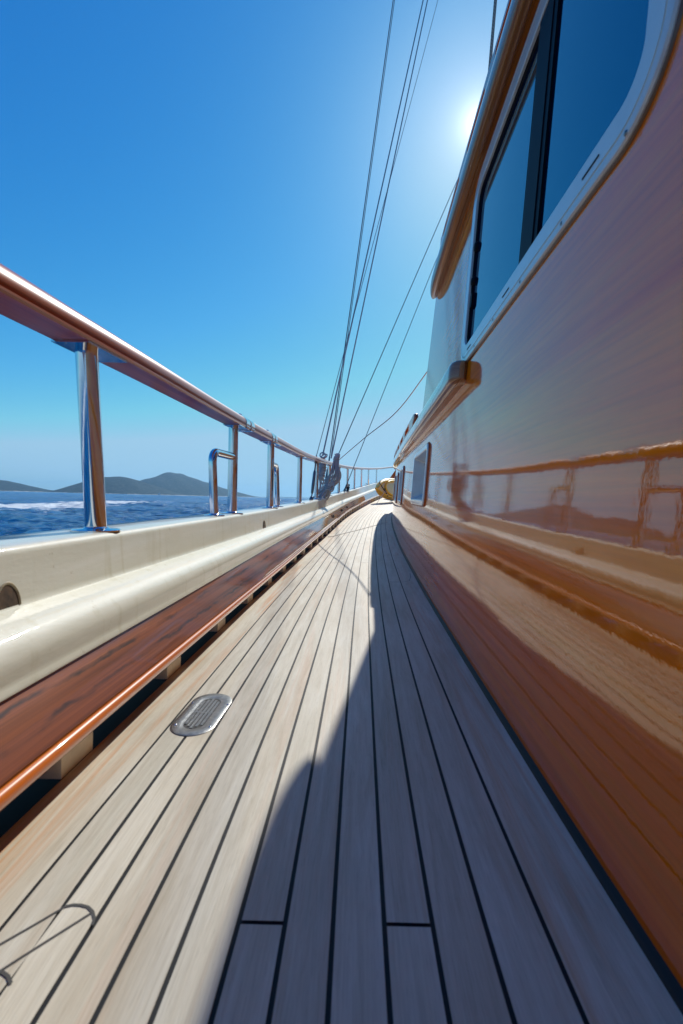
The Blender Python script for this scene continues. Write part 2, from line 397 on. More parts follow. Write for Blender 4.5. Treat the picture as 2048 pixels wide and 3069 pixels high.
mb.grid(rows,closed=True); autosmooth(mb.obj('flange',[STEELD],dr),40)
mb=MB(); mb.fan([dl(x,y,.0006) for x,y in stadium(.15,.046)]); mb.obj('sump',[DARK],dr)  # flat black sheet over the planks, painted for the shade under the grille
mb=MB()
for i in range(-2,3):
    xx=i*.0088; hl=.072-.008*abs(i)
    for s in (-1,1):
        c=dl(xx,s*(hl/2+.002),.0013); mb.box(c,(.0054,hl-.003,.0014),rot=ang)
mb.box(dl(0,0,.0013),(.044,.006,.0016),rot=ang)
mb.obj('grille',[STEELD],dr)
for (x,y) in ((.043,.045),(-.043,.045),(.038,-.062),(-.038,-.062)):
    mb=MB(); mb.lathe(dl(x,y,.0020),[(.0001,.0012),(.003,.0009),(.0038,0),(.0038,-.001)],12); mb.obj('screw',[STEEL],dr)

# ------------------------------------------------------------------ bulwark
YB=list(YS)
h2=spline([-3,.6,1.8,3,4.2,6,9,13,19],[.077,.075,.066,.068,.080,.098,.112,.125,.14])
h4=spline([-3,.7,1.5,2.6,4,6,9,13,16.6,19],[.186,.186,.190,.204,.222,.234,.248,.295,.345,.37])
h5=spline([-3,.8,2,4,5.5,9,13,16.2,19],[.296,.293,.291,.305,.311,.320,.352,.394,.42])
h6=spline([-3,1,2.4,4.6,6.5,9.5,11.5,13,14.7,16.8,19,23],[.400,.402,.406,.420,.440,.464,.487,.510,.541,.575,.60,.63])
bul=thing('bulwark','low cream painted bulwark with varnished mahogany plank along the port deck edge','bulwark',(-.6,1,-.5))
def sweep(mb,prof,ys,mi=0,closed=False,flip=False,v0=0):
    rows=[];U=[]
    for y in ys:
        pr=prof(y); r=[];u=[];L=v0;last=None
        for d,h in pr:
            if last: L+=math.hypot(d-last[0],h-last[1])
            last=(d,h); r.append(B(y,d,h)); u.append((y,L))
        rows.append(r);U.append(u)
    mb.grid(rows,U,closed=closed,mi=mi,flip=flip); return rows
mb=MB()
def pf_bead(y):
    b=h2(y); return [(-.03,b+.004),(-.004,b-.004),(.008,b),(.0145,b+.008),(.016,b+.016),(.0125,b+.024),(.004,b+.0275),(-.002,b+.0255),(-.004,b+.028)]
sweep(mb,pf_bead,YB); autosmooth(mb.obj('bead',[VBEAD],bul),60)
mb=MB()
def pf_plank(y):
    b=h2(y); a=h4(y); return [(-.004,b+.028),(.0045,b+.030),(.005,b+.033),(-.004,b+.033+(a-b-.033)*.15),(-.058,a),(-.09,a),(-.09,b+.01),(-.03,b+.004)]
sweep(mb,pf_plank,YB); autosmooth(mb.obj('mahogany_plank',[VPLANK],bul),40)
mb=MB()
def pf_mould(y):
    a=h4(y);s=h5(y);t=s-a
    return [(-.060,a),(-.0505,a+.001),(-.050,a+.006),(-.0535,a+.012),(-.054,a+.20*t),(-.052,a+.34*t),(-.053,a+.48*t),(-.058,a+.60*t),(-.066,a+.71*t),(-.077,a+.80*t),(-.092,a+.88*t),(-.110,a+.95*t),(-.1285,a+t)]
def pf_face(y):
    s=h5(y);c=h6(y)
    return [(-.1285,s),(-.1310,s+.003),(-.1335,s+.012),(-.139,c-.016),(-.141,c-.009),(-.1455,c-.003),(-.153,c),(-.20,c+.0005),(-.30,c),(-.312,c-.004),(-.318,c-.014),(-.318,c-.07)]
sweep(mb,pf_mould,YB); sweep(mb,pf_face,YB)
cap=mb.obj('capping',[CREAM],bul); autosmooth(cap,50)
mb=MB()
sweep(mb,lambda y:[(-.318,h6(y)-.07),(-.30,.05),(-.30,.03),(-.25,.03),(-.235,.10),(-.09,h4(y)-.01)],YB); mb.obj('outer_planking',[CREAM2],bul)
yb=.78
while yb<19.3:
    mb=MB(); P=[]
    for y in (yb,yb+.095):
        P.append([B(y,-.0325,-.0),B(y,-.0325,h2(y)+.05),B(y,-.24,h2(y)+.05),B(y,-.24,-.0)])
    mb.grid(P,closed=True,smooth=False); mb.fan(P[0]); mb.fan(P[1],True)
    mb.obj('timber',[CREAM2],bul); yb+=.442
for yb_ in (-.12,.335):
    mb=MB(); P=[]
    for y in (yb_,yb_+.095):
        P.append([B(y,-.0325,-.0),B(y,-.0325,h2(y)+.05),B(y,-.24,h2(y)+.05),B(y,-.24,-.0)])
    mb.grid(P,closed=True,smooth=False); mb.fan(P[0]); mb.fan(P[1],True); mb.obj('timber',[CREAM2],bul)
# edge of the deck planking; hull flared out, black in place of shade in the slots
mb=MB(); sweep(mb,lambda y:[(-.0315,0),(-.032,-.045),(-.036,-.05)],YB); mb.obj('covering_board_edge',[VPLANK],bul)
hull=MB(); sweep(hull,lambda y:[(-.034,-.045),(-.33,-.06),(-.36,-.12),(-.42,-.6),(-.45,-1.4),(-.25,-2.6)],YB)
tag(hull.obj('hull',[HULLM]),'hull side with added ledge, its near black colour standing for shade in the slots below the bulwark','hull')
# scupper holes on the bulwark face: flat discs, dark of the opening painted in
def scupper(Y,r,name='scupper_hole'):
    mb=MB(); c=h5(Y)+.003
    pts=[]
    for i in range(19):
        a=PI*i/18; pts.append((r*math.cos(a),r*1.5*math.sin(a)))
    def PP(u,v,off): y=Y+u; hh=h5(y)+.004+v; return (ex(y)-.1325-.052*(v/.10)*1.0*0-.006*(v/.09)+off,y,zd(y)+hh)
    rows=[[PP(u*k,v*k,off) for u,v in pts] for k,off in ((1.12,.0012),(1.06,.003),(1.0,.002),(.93,-.0005))]
    mb.grid(rows); o=mb.obj('scupper_rim',[m_rim],bul)
    mb=MB(); mb.fan([PP(u*.95,v*.95,.0013) for u,v in pts]); mb.obj('scupper_hole',[m_hole],bul)
m_rim=m_plain('chipped_cream_rim',(.40,.34,.22),.5,var=.4,vscale=60)
m_hole=m_plain('brown_hole_shade',(.10,.062,.035),.7,var=.7,vscale=45,bumps=.8,bs=60)  # brown inside of the hole, darkened in colour for its shade
scupper(2.86,.030); scupper(.787,.027)
# bolts on the plank
for Y in (6.33,7.73,8.68):
    mb=MB(); c=B(Y,-.024,h2(Y)+.085)
    mb.box(c,(.012,.16,.012)); mb.box(c,(.014,.03,.05)); mb.lathe(Vector(c)-Vector((.0,0,0)),[(.02,0),(.018,.012),(.006,.02)],12,axis=(1,0,.3))
    mb.obj('cleat_bolt',[DARK],bul)

# ------------------------------------------------------------------ guard rail
gr=thing('guard_rail','varnished wooden handrail on polished steel stanchions above the bulwark','guard rail',(-.65,1.17,-.1))
hr=spline([-3,.8,1.3,2,3.5,4.5,5.3,6.9,10.5,13.8,18,22,23],[.832,.838,.851,.860,.877,.881,.892,.922,.966,1.017,1.09,1.19,1.21])
def pf_rail(y,g=0):
    b=hr(y); w0,w1=-.140+g,-.232-g; t=.062+g
    return [(w0-.004,b-g),(w0,b+.004),(w0,b+.0085),(w0-.004,b+.011),(w0-.001,b+.018),(w0-.001,b+.030),(w0-.006,b+.045),(w0-.018,b+.056),(w0-.034,b+t),(w1+.034,b+t),(w1+.018,b+.056),(w1+.006,b+.045),(w1,b+.030),(w1,b+.008),(w1+.005,b-g)]
mb=MB(); rr=sweep(mb,pf_rail,YS,closed=True); autosmooth(mb.obj('handrail',[VRAIL],gr),30)
for a,b in ((2.43,2.50),(2.53,2.60),(3.09,3.15),(3.18,3.24)):
    mb=MB(); R=sweep(mb,lambda y:pf_rail(y,.004),[a,(a+b)/2,b],closed=True); mb.fan(R[0]);mb.fan(R[-1]); autosmooth(mb.obj('joint_sleeve',[STEEL],gr),30)
for Y in (2.465,3.12):
    mb=MB(); c=Vector(B(Y,-.186,hr(Y)+.068)); mb.lathe(c,[(.012,-.004),(.012,.004),(.007,.009),(.0001,.010)],16); mb.obj('hinge_bolt',[STEEL],gr)
SY=[-.18,1.172,2.40,3.31,4.59,5.84,7.30,8.74,10.13,11.46,12.97,14.68,16.83]
def stanchion(Y):
    c=Vector(B(Y,-.200,h6(Y))); t=Vector(B(Y-.05 if Y<1.5 else Y,-.200,hr(Y)-.001))
    ax=(t-c)
    mb=MB(); mb.lathe(c,[(.0252,0),(.0252,ax.length)],28,axis=ax); p=mb.obj('stanchion',[STEEL],gr)
    mb=MB(); mb.lathe(c,[(.058,-.001),(.058,.0035),(.054,.0055),(.032,.0065),(.028,.010),(.0254,.012)],32); autosmooth(mb.obj('base_flange',[STEEL],p),40)
    mb=MB(); s=[]
    for dy,dx in ((-.085,-.043),(-.085,.043),(.085,.043),(.085,-.043)):
        s.append((dy,dx))
    P=[[B(t.y+dy,-.187+dx,hr(t.y+dy)-.001) for dy,dx in s],[B(t.y+dy,-.187+dx,hr(t.y+dy)-.005) for dy,dx in s]]
    mb.grid(P,closed=True,smooth=False); mb.fan(P[1]); mb.obj('top_plate',[STEEL],p)
for Y in SY: stanchion(Y)
def gate_hoop(Y0,Y1,hh):
    a=Vector(B(Y0,-.200,h6(Y0))); b=Vector(B(Y1,-.200,hh))
    t=Vector((a.x-.015,Y0,zd(Y0)+hh)); d=(b-t).normalized(); up=(t-a).normalized(); R=.05
    pts=[a+up*(i/6)*((t-a).length-R) for i in range(7)]
    c=t-up*R+d*R
    for i in range(1,9):
        q=PI/2*i/8; pts.append(c-d*R*math.cos(q)+up*R*math.sin(q))
    pts.append(b)
    mb=MB(); mb.tube(pts,.0195,20); o=mb.obj('gate_hoop',[STEEL],gr)
    mb=MB(); mb.lathe(a,[(.048,-.001),(.048,.0035),(.044,.0055),(.026,.007),(.0225,.010),(.0198,.012)],28); autosmooth(mb.obj('base_flange',[STEEL],o),40)
gate_hoop(2.12,2.395,.705); gate_hoop(3.58,3.315,.735)
# eye bolt on the cap rail
for Y,l in ((13.9,'small steel eye bolt standing on the cream capping near the bow'),):
    mb=MB(); c=Vector(B(Y,-.17,h6(Y)+.045)); mb.tube([c+Vector((.028*math.cos(a),.0,.028*math.sin(a))) for a in np.linspace(0,2*PI,16,endpoint=False)],.006,6,closed=True)
    mb.tube([c-Vector((0,0,.028)),c-Vector((0,0,.046))],.006,6); tag(mb.obj('eye_bolt',[STEELD]),l,'eye bolt')

# ------------------------------------------------------------------ deckhouse
dh=thing('deckhouse','glossy varnished mahogany deckhouse along the starboard side of the deck','deckhouse',(1,1,-.5))
fil.obj('caulk_fillet',[CAULK],dh)
UW=(.62,1.985,1.065,1.852,.13)      # upper window outer frame: Y0 Y1 h0 h1 corner radius
SW=[(2.83,3.70,.462,.862,.055),(5.10,5.78,.415,.85,.055),(6.50,7.15,.385,.822,.05),(8.3,8.95,.37,.80,.05)]
def yfront(h): return 3.545-(h-1.06)*.36
def hole(w,ins): return (w[0]+ins,w[1]-ins,w[2]+ins,w[3]-ins)
holes=[hole(UW,.05)]+[hole(s,.035) for s in SW]
ycut=set(np.round(np.concatenate([np.arange(-2.5,0,.4),np.arange(0,4,.1),np.arange(4,11.21,.2)]),3))
hcut=set([0,.003,.06,.12,.2,.3,.4,.5,.6,.7,.8,.9,.99,1.06])
for a,b,c,d in holes: ycut|={a,b}
for a,b,c,d in holes[1:]: hcut|={c,d}
ycut=sorted(ycut);
ycut=[y for i,y in enumerate(ycut) if i==0 or y-ycut[i-1]>1e-4]
hcut=sorted(hcut)
def inhole(y,h): return any(a<y<b and c<h<d for a,b,c,d in holes)
wall=MB()
P=[[W(y,h) for h in hcut] for y in ycut]; U=[[(y,h) for h in hcut] for y in ycut]
wall.grid(P,U,skip=lambda i,j:inhole((ycut[i]+ycut[i+1])/2,(hcut[j]+hcut[j+1])/2))
hu=sorted([1.06,1.4,1.6,1.92,holes[0][2],holes[0][3]])
yu=sorted(set(list(np.round(np.arange(-2.5,2.21,.12),3))+[holes[0][0],holes[0][1]]))
def ym(y,h):
    return y
P=[];U=[]
for y in yu: P.append([W(y,h) for h in hu]); U.append([(y,h) for h in hu])
for k in range(1,9):
    r=[];u=[]
    for h in hu: y=yu[-1]+(yfront(h)-yu[-1])*k/8; r.append(W(y,h)); u.append((y,h))
    P.append(r);U.append(u)
def sk(i,j):
    if i>=len(yu)-1: return False
    return inhole((yu[i]+yu[i+1])/2,(hu[j]+hu[j+1])/2)
wall.grid(P,U,skip=sk); wall.recalc=False
# make normals point to the deck (-X)
wo=wall.obj('wall',[VARN],dh)
bm=bmesh.new(); bm.from_mesh(wo.data); bmesh.ops.remove_doubles(bm,verts=bm.verts,dist=1e-5)
for f in bm.faces:
    if f.normal.x>0: f.normal_flip()
bm.to_mesh(wo.data); bm.free()
# front walls, roofs
mb=MB()
P=[];U=[]
for h in hu: y=yfront(h); x0=W(y,h)[0]; P.append([(x0+i*.4,y+.02*i,zd(y)+h) for i in range(8)]); U.append([(i*.4,h) for i in range(8)])
mb.grid(P,U); mb.obj('front_wall',[VARN],dh)
mb=MB(); P=[];U=[]
for h in (0,.5,1.06): x0=W(11.2,h)[0]; P.append([(x0+i*.4,11.2+.03*i,zd(11.2)+h) for i in range(8)]); U.append([(i*.4,h) for i in range(8)])
mb.grid(P,U); mb.obj('front_wall',[VARN],dh)
mb=MB(); P=[]
for y in np.linspace(-2.5,3.2,14): P.append([(cx(y)+.125,y,zd(y)+1.905),(cx(y)+.17,y,zd(y)+1.95),(cx(y)+1.2,y,zd(y)+2.02),(cx(y)+2.6,y,zd(y)+1.98)])
mb.grid(P); mb.obj('roof',[WHITE],dh)
mb=MB(); P=[]
for y in np.linspace(3.2,11.2,20): P.append([(cx(y)+.075,y,zd(y)+1.055),(cx(y)+1.2,y,zd(y)+1.11),(cx(y)+2.6,y,zd(y)+1.09)])
mb.grid(P); mb.obj('roof',[WHITE],dh)
# moulding sweeps along the wall, rounded ends
def wsweep(mb,prof,ys,endr=None,center=None,mi=0,hk=1.0):
    rows=[];U=[]
    for i,(y,k) in enumerate(ys):
        pr=prof(y); cxm=center or (sum(p[0] for p in pr)/len(pr),sum(p[1] for p in pr)/len(pr))
        r=[];u=[];L=0;last=None
        for o_,h in pr:
            o2=cxm[0]+(o_-cxm[0])*k; h2_=cxm[1]+(h-cxm[1])*(1-hk*(1-k))
            if last: L+=math.hypot(o_-last[0],h-last[1])
            last=(o_,h); r.append(W(y,h2_,o2)); u.append((y,L))
        rows.append(r);U.append(u)
    mb.grid(rows,U,closed=True,mi=mi); mb.fan(rows[0]); mb.fan(rows[-1],True); return rows
def endpts(y0,y1,step,near=None,far=None,R=.04):
    ys=[]
    if near:
        for i in range(7):
            a=PI/2*i/6; ys.append((y0+R-R*math.cos(a),max(.08,math.sin(a)) if i else .25))
    n=max(2,int((y1-y0)/step)); s=y0+(R if near else 0); e=y1-(R if far else 0)
    for i in range(1 if near else 0,n+1): ys.append((s+(e-s)*i/n,1))
    if far:
        for i in range(1,7):
            a=PI/2*i/6; ys.append((e+R*math.sin(a),max(.15,math.cos(a))))
    return ys
# upper eave: rounded outer face, grooved underside
mb=MB()
pe=[(.012,1.885),(-.010,1.884),(-.017,1.884),(-.019,1.888),(-.022,1.888),(-.024,1.884),(-.044,1.884),(-.052,1.887),(-.060,1.896),(-.064,1.910),(-.065,1.935),(-.063,1.956),(-.056,1.972),(-.042,1.982),(.03,1.985)]
wsweep(mb,lambda y:pe,endpts(-2.4,3.22,.12,far=True,R=.26),hk=.45,center=(-.022,1.93)); autosmooth(mb.obj('eave_moulding',[VEAVE],dh),50)
def slotted(y0,y1,h0,h1,off,th,slots,name,sh0,sh1,material):
    # board on edge with long rounded openings; built as a mesh with real holes
    mb=MB(); N_=8
    def ring(off_):
        rows=[]
        return rows
    segs=[]; y=y0
    ev=sorted(slots)
    prev=y0
    for a,b in ev+[(y1,y1)]:
        # solid block between prev and a
        n=max(2,int((a-prev)/.08)+1)
        for i in range(n):
            ya=prev+(a-prev)*i/n; yb=prev+(a-prev)*(i+1)/n
            segs.append((ya,yb,[(h0,h1)]))
        if a==y1: break
        r=(sh1-sh0)/2; n=8; us=[]
        for i in range(n+1): us.append(a+r-r*math.cos(PI/2*i/n))
        m=max(2,int((b-a-2*r)/.08)); us+= [a+r+(b-a-2*r)*i/m for i in range(1,m)]
        for i in range(n+1): us.append(b-r+r*math.sin(PI/2*i/n))
        def half(yy):
            if yy<a+r: q=r*r-(a+r-yy)**2
            elif yy>b-r: q=r*r-(yy-b+r)**2
            else: q=r*r
            return math.sqrt(max(q,0))
        mid=(sh0+sh1)/2
        for ua,ub in zip(us[:-1],us[1:]):
            segs.append((ua,ub,'slot',half(ua),half(ub),mid))
        prev=b
    for s in segs:
        if s[2]=='slot':
            ua,ub,_,ha,hb,mid=s; bars=[((h0,mid-ha),(h0,mid-hb)),((mid+ha,h1),(mid+hb,h1))]
        else: ua,ub=s[0],s[1]; bars=[((h0,h1),(h0,h1))]
        for (a0,a1),(b0,b1) in bars:
            ra=[W(ua,a0,off),W(ua,a1-.006,off),W(ua,a1,off+.006),W(ua,a1,off+th),W(ua,a0,off+th)]
            rb=[W(ub,b0,off),W(ub,b1-.006,off),W(ub,b1,off+.006),W(ub,b1,off+th),W(ub,b0,off+th)]
            mb.grid([ra,rb],[[(ua,v) for v in (a0,a1,a1+.01,a1+.04,a0+.2)],[(ub,v) for v in (b0,b1,b1+.01,b1+.04,b0+.2)]],closed=True,smooth=False)
    ra=[W(y0,h0,off),W(y0,h1,off),W(y0,h1,off+th),W(y0,h0,off+th)]; mb.fan(ra)
    rb=[W(y1,h0,off),W(y1,h1,off),W(y1,h1,off+th),W(y1,h0,off+th)]; mb.fan(rb)
    return mb.obj(name,[material],dh)
slotted(-2.3,2.78,1.975,2.075,-.050,.034,[(-1.2,-.8),(-.6,-.25),(-.05,.27),(.42,.72),(.86,1.15),(1.30,1.60),(1.73,2.04),(2.2,2.68)],'grab_rail',2.0,2.048,VRAIL)
# lower moulding beside and forward of the big window
mb=MB()
pl=[(.01,.984),(-.028,.983),(-.030,.986),(-.032,.983),(-.058,.984),(-.066,.990),(-.069,1.000),(-.068,1.050),(-.062,1.066),(-.048,1.075),(.01,1.078)]
wsweep(mb,lambda y:pl,endpts(1.84,11.2,.15,near=True,R=.05),hk=.35,center=(-.02,1.03)); autosmooth(mb.obj('rubbing_moulding',[VEAVE2:=m_varnish('deck_reflection_moulding',(.26,.12,.045),(.42,.22,.10),(.52,.31,.16),ripple=.35,grain=60,streak=.8)],dh),50)  # paleness of the varnish is the deck's reflection put into the colour
slotted(3.62,11.0,1.074,1.168,-.060,.036,[(3.95,4.48),(4.78,5.33),(5.62,6.1),(6.38,6.86),(7.2,7.75),(8.1,8.6),(9,9.6)],'grab_rail',1.094,1.146,VRAIL)
mb=MB(); wsweep(mb,lambda y:[(-.060,1.08),(-.060,1.160),(-.050,1.168),(-.034,1.168),(-.024,1.160),(-.024,1.08)],[(3.50,.2),(3.505,.5),(3.52,.8),(3.55,.95),(3.60,1),(3.622,1)],center=(-.04,1.11)); mb.obj('grab_rail_end',[VRAIL],dh)
# windows
def rrect(w,ins,n=8):
    a,b,c,d,r=w; a+=ins;b-=ins;c+=ins;d-=ins; r=max(r-ins,.012); pts=[]
    for (cy,ch,s) in ((b-r,d-r,0),(a+r,d-r,1),(a+r,c+r,2),(b-r,c+r,3)):
        for i in range(n+1):
            q=PI/2*(s+i/n); pts.append((cy+r*math.cos(q),ch+r*math.sin(q)))
    # subdivide the long sides so the frame follows the wall curve
    out=[]
    for i,p in enumerate(pts):
        q=pts[(i+1)%len(pts)]; out.append(p); L=math.hypot(q[0]-p[0],q[1]-p[1]); k=int(L/.09)
        for j in range(1,k+1): out.append((p[0]+(q[0]-p[0])*j/(k+1),p[1]+(q[1]-p[1])*j/(k+1)))
    return out
def rframe(mb,w,prof):
    base=rrect(w,0); 
    # same point count at every inset: move each base point toward inset rect
    a,b,c,d,r=w; rows=[]
    for ins,off in prof:
        row=[]
        for (y,h) in base:
            rr_=max(r-ins,.012)
            # map via corner-centre coordinates
            cy=min(max(y,a+r),b-r); ch=min(max(h,c+r),d-r); vy,vh=y-cy,h-ch; l=math.hypot(vy,vh)
            if abs(vy)>1e-9 and abs(vh)>1e-9:
                cy2=(a+ins+rr_) if vy<0 else (b-ins-rr_); ch2=(c+ins+rr_) if vh<0 else (d-ins-rr_)
                row.append((cy2+vy/l*rr_,ch2+vh/l*rr_))
            else:
                y2=min(max(y,a+ins+rr_),b-ins-rr_) if abs(vy)<1e-9 else (a+ins if vy<0 else b-ins)
                h2_=min(max(h,c+ins+rr_),d-ins-rr_) if abs(vh)<1e-9 else (c+ins if vh<0 else d-ins)
                row.append((y2,h2_))
        rows.append([W(y,h,off) for y,h in row])
    mb.grid(rows,closed=True)
    return rows
def panel(mb,a,b,c,d,off,n=10):
    P=[[W(a+(b-a)*i/n,c+(d-c)*j/2,off) for j in range(3)] for i in range(n+1)]
    U=[[(a+(b-a)*i/n,c+(d-c)*j/2) for j in range(3)] for i in range(n+1)]
    mb.grid(P,U)
mb=MB(); rframe(mb,UW,[(0,.004),(0,-.006),(.003,-.010),(.012,-.0115),(.0185,-.0115),(.0195,-.009),(.0225,-.009),(.0235,-.0115),(.070,-.0105),(.0730,-.008),(.0740,.012)])
win=mb.obj('window',[ALU],dh); autosmooth(win,35)
# dark bedding line round the frame, seal line
mb=MB(); rframe(mb,(UW[0]-.006,UW[1]+.006,UW[2]-.006,UW[3]+.006,UW[4]+.006),[(0,.001),(0,-.003),(.009,-.004)]); mb.obj('bedding_strip',[m_plain('brown_bedding',(.14,.055,.015),.4,coat=.4)],win)
mb=MB(); rframe(mb,UW,[(.0192,-.0095),(.0205,-.0106),(.0225,-.0106),(.0238,-.0095)]); mb.obj('seal',[ALUW],win)
mb=MB(); panel(mb,UW[0]+.06,1.14,UW[2]+.06,UW[3]-.06,.003,8); mb.obj('pane',[TINT],win)
mb=MB(); panel(mb,1.22,UW[1]-.06,UW[2]+.06,UW[3]-.06,.007,8); mb.obj('pane',[TINT],win)
mb=MB()
def wbox(mb,a,b,c,d,o0,o1):
    V=[W(y,h,o) for y in (a,b) for h in (c,d) for o in (o0,o1)]
    b0=mb.add(V)
    for q in [(0,1,3,2),(4,6,7,5),(0,4,5,1),(2,3,7,6),(0,2,6,4),(1,5,7,3)]: mb.face([b0+i for i in q],None,0,False)
hA,hB=UW[2]+.0745,UW[3]-.0745
wbox(mb,1.125,1.150,hA,hB,-.003,.012); wbox(mb,1.150,1.245,hA,hB,-.006,.012)
mb.obj('mullion',[BLACK],win)
mb=MB(); wbox(mb,UW[0]+.0745,1.125,hB-.055,hB-.030,-.003,.012);wbox(mb,UW[0]+.0745,1.125,hB-.018,hB,-.004,.012); mb.obj('track',[BLACK],win)
mb=MB(); wbox(mb,UW[0]+.0745,1.125,hB-.030,hB-.018,.001,.012); mb.obj('track_rail',[STEELD],win)
mb=MB(); rframe(mb,UW,[(.0735,-.001),(.0770,-.0005),(.0770,.012)]); mb.obj('gasket',[BLACK],win)
for h,s in ((1.545,.020),(1.405,.018)):
    mb=MB(); c=Vector(W(1.893,h,.004)); mb.lathe(c,[(s,.012),(s,.0),(s*.8,-.010),(.0001,-.012)],20,axis=(1,0,0)); mb.obj('latch',[BLACK],win)
mb=MB(); wbox(mb,1.87,1.90,1.295,1.35,-.004,.012); mb.obj('latch',[BLACK],win)
for Y in (.835,1.33,1.80,1.05):
    if Y==1.05: continue
    mb=MB(); wbox(mb,Y-.03,Y+.03,UW[2]+.040,UW[2]+.0435,-.0125,-.009); mb.obj('drain_slot',[DARK],win)  # thin black blocks on the frame; the slot's shade is their colour
for Y in (.72,.95,1.2,1.45,1.7):
    mb=MB(); mb.lathe(W(Y,UW[2]+.012,-.0115),[(.0001,-.0015),(.0035,-.001),(.0045,.0005)],10,axis=(1,0,0)); mb.obj('screw',[STEELD],win)
for k,s in enumerate(SW):
    mb=MB(); rframe(mb,s,[(0,.004),(0,-.008),(.004,-.014),(.010,-.016),(.034,-.015),(.040,-.010),(.043,.0),(.075,.075),(.082,.078)])
    wn=mb.obj('window',[TRIMW],dh); autosmooth(wn,35)
    wn['label']=['nearest small square window with deep white reveal','second small window','third small window seen edge on','farthest small window'][k]
    mb=MB(); rframe(mb,(s[0]-.005,s[1]+.005,s[2]-.005,s[3]+.005,s[4]+.005),[(0,.001),(0,-.006),(.008,-.009)]); mb.obj('bedding_strip',[VRAIL],wn)
    mb=MB(); panel(mb,s[0]+.07,s[1]-.07,s[2]+.07,s[3]-.07,.079,4); mb.obj('pane',[MESHG],wn)
    mb=MB(); rframe(mb,s,[(.080,.078),(.080,.070),(.095,.070),(.095,.078)]); mb.obj('sash',[TRIMW],wn)

# ------------------------------------------------------------------ rigging
def line(a,b,ext): a=Vector(a);b=Vector(b); return a,a+(b-a)*ext
def wire(a,b,ext,r,label,turn=None,m=None,name='shroud',group=None,cat='rigging wire'):
    a,e=line(a,b,ext); d=(e-a).normalized(); t=thing(name,label,cat,a,group)
    mb=MB(); mb.tube([a+(e-a)*i/40 for i in range(41)],r,8); mb.obj('wire',[m or WIRE],t)
    if turn:
        low=Vector(turn); dd=(a-low); L=dd.length; ax=dd.normalized()
        mb=MB(); mb.lathe(low,[(.008,0),(.008,.10*L),(.017,.14*L),(.019,.3*L),(.0185,.52*L),(.017,.62*L),(.009,.66*L),(.009,.80*L),(.014,.82*L),(.012,.97*L),(r,1.02*L)],12,axis=ax); mb.obj('turnbuckle',[STEELD],t)
        mb=MB(); mb.lathe(low+ax*.0,[(.010,-.075),(.024,-.06),(.026,-.01),(.02,.02),(.008,.03)],10,axis=ax); mb.obj('toggle',[STEELD],t)
    return t
wire((-.30,7.55,.06),(.743,9.0,9.589),1.25,.0125,'paired steel shrouds rising left of the braided halyards','', name='shroud') if 0 else None
def seg_to(base,pt_low,pt_hi,ext): pass
# W1 double shroud
a=(-.218,7.6,.719); b=(.743,9.0,9.589)
t=wire(a,b,1.9,.0085,'leftmost steel shroud rising nearly straight from beside the handrail',turn=(-.30,7.45,.06))
mb=MB(); mb.tube([Vector(a)+Vector((.022,0,0)),Vector(a)+(Vector(b)-Vector(a))*1.9+Vector((.03,0,0))],.006,8); mb.obj('wire',[WIRE],t)
t=wire((-.305,6.9,.66),(1.39,9.5,10.137),1.8,.0115,'braided halyard leading down to the left hand rope coil',m=m_rope('braided_halyard',(.14,.15,.16),(.46,.46,.46),22),name='halyard',cat='halyard')
t=wire((-.19,7.4,.66),(1.478,9.5,10.138),1.8,.0110,'braided halyard running just right of another halyard to the coiled rope',m=bpy.data.materials['braided_halyard'],name='halyard',cat='halyard')
wire((-.33,5.7,.535),(1.599,9.0,9.61),1.8,.0042,'thin wire ending in a slim turnbuckle at the cream capping',turn=(-.372,5.57,-.0))
wire((-.064,7.0,.70),(2.031,9.5,6.175),2.9,.0070,'dark stay slanting right from the big rope coil to the deckhouse roof',name='stay')
wire((.122,10.0,.387),(2.229,12.0,6.099),2.9,.0078,'dark stay slanting right beyond the coils with long black terminal',name='stay',turn=(.06,9.98,.215))
mb=MB(); c0=Vector(B(9.9,-.16,h6(9.9)))
mb.tube([c0,c0+Vector((.015,0,.05)),c0+Vector((.03,.0,.10))],.022,8); mb.lathe(c0,[(.05,0),(.05,.01),(.02,.02)],12); mb.box(c0+Vector((.0,0,.07)),(.05,.03,.05)); mb.box(c0+Vector((.03,0,.13)),(.03,.03,.05))
tag(mb.obj('snap_block',[DARK]),'small dark pulley block on the capping beneath the far stay','pulley block')
pts=[Vector(p) for p in [(1.6,1.6,2.6),(.98,3.4,1.52),(.747,4.2,1.18),(.555,4.9,.944),(.272,5.8,.788),(-.045,6.9,.606)]]
def catmull(P,n=10):
    out=[]
    for i in range(len(P)-1):
        p0=P[max(i-1,0)];p1=P[i];p2=P[i+1];p3=P[min(i+2,len(P)-1)]
        for k in range(n):
            t=k/n; out.append(.5*((2*p1)+(p2-p0)*t+(2*p0-5*p1+4*p2-p3)*t*t+(3*p1-p0-3*p2+p3)*t**3))
    out.append(P[-1]); return out
mb=MB(); mb.tube(catmull(pts),.0055,8); tag(mb.obj('slack_line',[ROPEL]),'slack pale line sagging from the deckhouse to the big rope coil','rope')
mb=MB(); q0=Vector((1.452,5.0,4.40)); q1=Vector((1.510,5.0,5.5)); mb.tube([q0+(q1-q0)*(-3.36+i/60*9) for i in range(61)],.017,10); 
tag(mb.obj('mooring_line',[ROPEB]),'thick twisted brown rope rising behind the deckhouse eave','rope')
